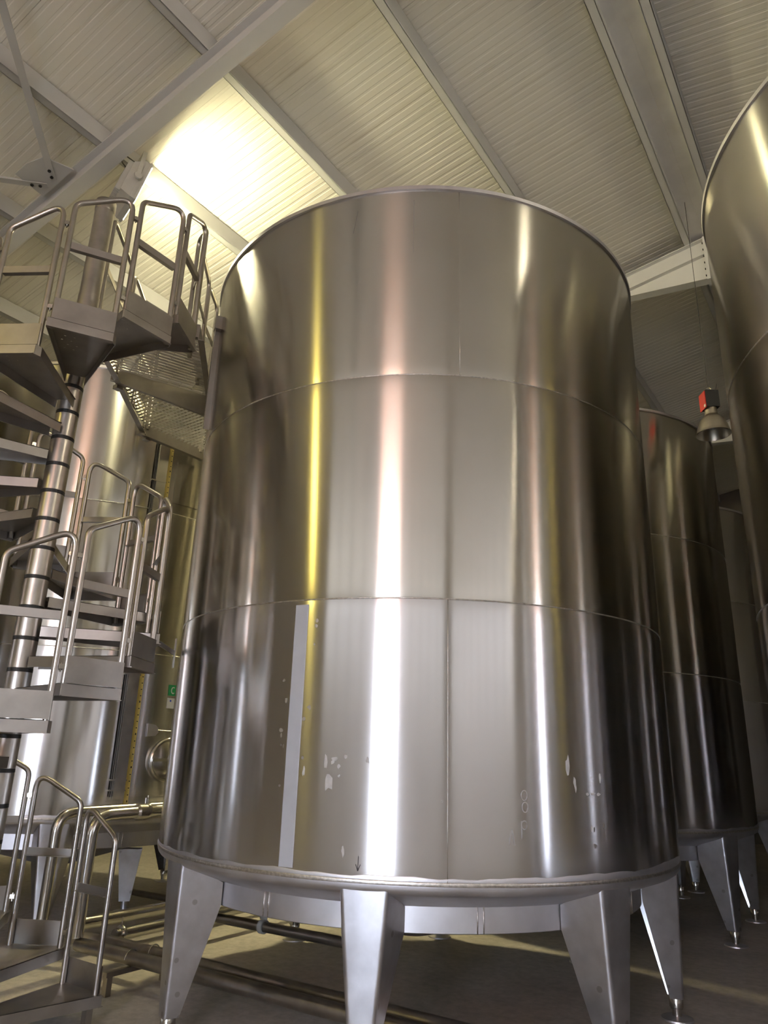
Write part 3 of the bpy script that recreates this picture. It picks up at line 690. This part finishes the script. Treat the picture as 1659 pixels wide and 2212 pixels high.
# perforated upright against the tank
pu = MB(); pa_ = math.radians(-121.5); ux, uy = -3.173 + 1.95 * math.cos(pa_), 5.19 + 1.95 * math.sin(pa_)
mu = Matrix.Translation((ux, uy, 0)) @ Matrix.Rotation(pa_ + PI / 2, 4, 'Z')
up_ = pu.box((-0.025, -0.0, 4.08), (0.025, 0.004, 5.06), mu).box((-0.025, 0.0, 4.08), (-0.021, 0.05, 5.06), mu).obj('perforated_upright', 'tread', cw)
hm = MB()
for k in range(24):
    hm.lathe([(0, 0), (0.006, 0)], 8, mtx=mu @ Matrix.Translation((0.004, -0.0008, 4.11 + k * 0.04)) @ Matrix.Rotation(PI / 2, 4, 'X'))
hm.obj('bolt_holes', 'black', up_)['kind'] = 'stuff'
MB().box((-0.034, -0.004, 4.98), (0.034, 0.05, 5.10), mu).obj('upright_cap', 'tread', up_)

# ------------------------------------------------------------------ floodlights
def floodlight(loc, aim, label, glass, hang):
    root = thing('floodlight', label, 'floodlight', loc)
    f = Vector(aim).normalized(); sd = f.cross(Vector((0, 0, 1))).normalized(); u = sd.cross(f)
    m = Matrix(((sd.x, f.x, u.x, 0), (sd.y, f.y, u.y, 0), (sd.z, f.z, u.z, 0), (0, 0, 0, 1)))   # local x side, y forward, z up
    mb = MB(); w, h = 0.20, 0.25
    vs = [(-w, 0.05, -h), (w, 0.05, -h), (w, 0.05, h), (-w, 0.05, h), (-w * .8, -0.10, -h * .8), (w * .8, -0.10, -h * .8), (w * .8, -0.10, h * .8), (-w * .8, -0.10, h * .8), (-w, 0, -h), (w, 0, -h), (w, 0, h), (-w, 0, h)]
    mb.add([m @ Vector(v) for v in vs], [(0, 1, 9, 8), (1, 2, 10, 9), (2, 3, 11, 10), (3, 0, 8, 11), (8, 9, 5, 4), (9, 10, 6, 5), (10, 11, 7, 6), (11, 8, 4, 7), (4, 5, 6, 7)])
    mb.obj('housing', 'flood_body', root)
    fin = MB().box((-0.0025, -0.145, -h * .82), (0.0025, -0.09, h * .82)).mesh('cooling_fin', 'flood_body')
    for k in range(11):
        o = link('cooling_fin', fin, root); o.matrix_local = m @ Matrix.Translation(((k - 5) * 0.026, 0, 0))
    MB().box((-w * .93, 0.040, -h * .93), (w * .93, 0.068, h * .93), m).obj('lamp_glass', glass, root)
    fr = MB()
    for a_, b_ in (((-w - .008, .035, -h - .008), (-w * .93, .062, h + .008)), ((w * .93, .035, -h - .008), (w + .008, .062, h + .008)), ((-w, .035, -h - .008), (w, .062, -h * .93)), ((-w, .035, h * .93), (w, .062, h + .008))): fr.box(a_, b_, m)
    fr.obj('front_frame', 'flood_body', root)
    top = Vector(hang) - Vector(loc)
    yk = MB(); e1, e2 = m @ Vector((-w - 0.03, -0.02, 0)), m @ Vector((w + 0.03, -0.02, 0)); t1, t2 = top + (m @ Vector((-w - 0.03, 0, 0))), top + (m @ Vector((w + 0.03, 0, 0)))
    t1.z = t2.z = top.z - 0.003
    yk.bar(e1, t1, 0.005, 0.04, up=tuple(f)); yk.bar(e2, t2, 0.005, 0.04, up=tuple(f)); yk.bar(t1, t2, 0.04, 0.005)
    yk.obj('yoke', 'flood_body', root)
    for e in (e1, e2):
        MB().lathe([(0, 0.012), (0.035, 0.012), (0.04, 0.0), (0.035, -0.012), (0, -0.012)], 20, mtx=Matrix.Translation(e) @ m @ Matrix.Rotation(PI / 2, 4, 'Y')).obj('pivot_knob', 'flood_body', root, 40)
    p0 = m @ Vector((0.05, -0.12, h * .6)); MB().tube(fillet([p0, p0 + Vector((-0.02, -0.07, 0.06)), p0 + Vector((-0.02, -0.05, 0.16)), top + Vector((0.02, 0.0, -0.01))], 0.05, 5), 0.007, 8).obj('power_cable', 'cable', root, 60)
    return root
px3 = XR - 0.25 - 1.492 * 3
floodlight((-5.58, 3.42, 7.02), (0.30, 0.92, -0.22), 'glaring lit floodlight with finned back hanging from a purlin above the spiral stair', 'flood_glass', (px3 + 0.15, 3.47, zp(px3)))
floodlight((-6.0, -5.9, 6.85), (0.30, 0.85, 0.15), 'yellow floodlight hanging from a purlin behind the viewer', 'flood_glass_yellow', (px3 - 0.1, -5.95, zp(px3)))
floodlight((-5.62, 7.7, 6.7), (0.02, -0.30, -1.0), 'unseen yellowish floodlight added to brighten the gap behind the big tank', 'added_flood_glass', (px3 + 0.1, 7.75, zp(px3)))  # added lamp, lights the floor between the tanks
floodlight((4.3, 2.9, 6.85), (-0.9, 0.2, 0.1), 'floodlight hanging under the far roof slope beyond the right-hand tank', 'flood_glass_right', (4.42, 2.95, zp(4.42)))

# ------------------------------------------------------------------ pendant lamp
LX, LY, LZ = -1.12, 8.0, 5.08
pl = thing('pendant_lamp', 'unlit bell-shaped high-bay pendant lamp with red and black box', 'lamp', (LX, LY, LZ))
MB().lathe([(0.178, 0.0), (0.184, 0.006), (0.178, 0.014), (0.168, 0.045), (0.155, 0.10), (0.132, 0.16), (0.10, 0.205), (0.068, 0.235), (0.066, 0.24), (0.064, 0.32), (0.0, 0.32)], 48).obj('lamp_shade', 'spun', pl, 50)
MB().lathe([(0.176, 0.002), (0.165, 0.043), (0.152, 0.097), (0.129, 0.157), (0.098, 0.20), (0.06, 0.22), (0.0, 0.22)][::-1], 48).obj('reflector', 'spun', pl, 60)
MB().lathe([(0.0, 0.06), (0.03, 0.075), (0.042, 0.11), (0.03, 0.16), (0.02, 0.22)], 20).obj('bulb', 'white', pl, 60)
bx = MB().box((-0.075, -0.075, 0.315), (0.075, 0.075, 0.515)).obj('ballast_box', 'black', pl); 
MB().box((-0.083, -0.07, 0.30), (-0.0755, 0.07, 0.50)).obj('red_cover', 'red', bx)
MB().box((-0.0835, -0.065, 0.315), (-0.0831, -0.03, 0.345)).obj('rating_label', 'white', bx)
bx.rotation_euler = (0, 0, math.radians(35))
hk = MB(); hk.tube([(0.03 * math.cos(2 * PI * k / 16), 0, 0.545 + 0.03 * math.sin(2 * PI * k / 16)) for k in range(17)], 0.005, 6); hk.obj('hook', 'bright', pl, 60)
MB().tube([(0, 0, 0.57), (0, 0, zp(XR) + 0.02 - LZ)], 0.0035, 6).obj('hanging_cable', 'cable', pl, 60)
MB().tube([(0.05, 0.02, 0.51), (0.075, 0.03, 0.56), (0.09, 0.03, 0.62)], 0.005, 6).obj('cord_end', 'cable', pl, 60)

# ------------------------------------------------------------------ pipework
def clamp(c, d, r, parent):
    d = Vector(d).normalized(); q = Vector((0, 0, 1)).rotation_difference(d).to_matrix().to_4x4(); mt = Matrix.Translation(c) @ q
    o = MB().lathe([(r, -0.016), (r + 0.016, -0.014), (r + 0.02, -0.004), (r + 0.02, 0.004), (r + 0.016, 0.014), (r, 0.016)], 20, mtx=mt).obj('pipe_clamp', 'bright', parent, 40)
    MB().tube([Vector(c) + Vector((0, 0, r + 0.005)), Vector(c) + Vector((0, 0, r + 0.075))], 0.007, 8).obj('wing_screw', 'bright', o, 60)
def pipe(pts, r, label, m='bright', fr=0.14, clamps=()):
    p = MB().tube(fillet(pts, fr, 8), r, 18).obj('pipe', m, None, 60); tag(p, label, 'pipe', 'stainless pipework around the tank feet')
    for c, d in clamps: clamp(c, d, r, p)
    return p
v2 = pipe([(-5.42, 3.93, 0.25), (-5.42, 3.93, 1.11), (-5.44, 5.7, 1.15)], 0.048, 'upright steel pipe bending into a valve line between the two tanks', 'bright', 0.16, [((-5.427, 4.45, 1.125), (0, 1, 0))])
vv = MB().tube([(-5.427, 4.43, 1.17), (-5.427, 4.43, 1.23)], 0.011, 10).obj('valve_stem', 'bright', v2, 60)
MB().bar((-5.427, 4.43, 1.225), (-5.36, 4.72, 1.25), 0.018, 0.006).obj('valve_lever', 'bright', v2)
MB().lathe([(0.048, -0.06), (0.066, -0.04), (0.066, 0.04), (0.048, 0.06)], 20, mtx=Matrix.Translation((-5.427, 4.39, 1.12)) @ Matrix.Rotation(PI / 2, 4, 'X')).obj('valve_body', 'bright', v2, 40)
pipe([(-5.90, 3.93, 0.22), (-5.90, 3.93, 1.10), (-5.74, 5.7, 1.13)], 0.045, 'second upright steel pipe bending over left of the valve line', 'bright', 0.16)
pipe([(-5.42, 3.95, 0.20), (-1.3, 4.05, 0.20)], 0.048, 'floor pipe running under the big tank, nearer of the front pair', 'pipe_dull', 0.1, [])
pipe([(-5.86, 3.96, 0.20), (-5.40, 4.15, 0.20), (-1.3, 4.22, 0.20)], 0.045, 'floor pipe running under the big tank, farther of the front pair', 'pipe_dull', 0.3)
for (x, y) in ((-4.75, 3.966), (-4.75, 4.161)):
    pass
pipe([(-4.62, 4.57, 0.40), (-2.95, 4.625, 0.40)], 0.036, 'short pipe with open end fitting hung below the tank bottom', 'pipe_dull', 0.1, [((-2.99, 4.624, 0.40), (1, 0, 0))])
pipe([(-5.37, 4.24, 0.22), (-5.40, 6.6, 0.22)], 0.047, 'floor pipe with a clamp heading back between the two tanks', 'bright', 0.1, [((-5.372, 4.30, 0.22), (0, 1, 0))])
pipe([(-5.82, 4.22, 0.24), (-5.80, 6.6, 0.24)], 0.052, 'bright floor pipe heading back along the left tank', 'bright', 0.1, [((-5.80, 5.35, 0.24), (0, 1, 0))])
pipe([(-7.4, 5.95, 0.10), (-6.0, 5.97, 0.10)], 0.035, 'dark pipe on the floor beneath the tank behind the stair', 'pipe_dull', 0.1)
# hangers and floor stands
hg = thing('pipe_hanger', 'dark pipe hanger strap fixed under the ring beam of the big tank', 'hanger', (-4.12, 4.586, 0))
MB().box((-0.035, -0.004, 0.449), (0.035, 0.004, 0.685)).obj('strap', 'grey', hg)
MB().lathe([(0.038, -0.02), (0.048, -0.02), (0.048, 0.02), (0.038, 0.02)], 20, mtx=Matrix.Translation((0, 0, 0.40)) @ Matrix.Rotation(PI / 2, 4, 'Y')).obj('strap_ring', 'grey', hg, 40)
def stand(x, label):
    s = thing('pipe_stand', label, 'stand', (x, 4.06, 0), 0, 'pipe stands on the floor')
    for y in (-0.28, 0.22): MB().box((-0.022, y - 0.022, 0), (0.022, y + 0.022, 0.118)).obj('leg', 'pipe_dull', s)
    MB().box((-0.022, -0.31, 0.118), (0.022, 0.25, 0.150)).obj('crossbar', 'pipe_dull', s)
    for y, r in ((-0.10, 0.0505), (0.105, 0.0475)): MB().tube([(0, y + r * 1.12 * math.cos(a_), 0.20 + r * 1.12 * math.sin(a_)) for a_ in [PI * k / 8 for k in range(9)]], 0.005, 6).obj('u_bolt', 'bright', s, 60)
stand(-4.80, 'small square-tube stand carrying the pair of floor pipes beside the stair foot')
stand(-2.0, 'small square-tube stand carrying the pair of floor pipes by the right front leg')
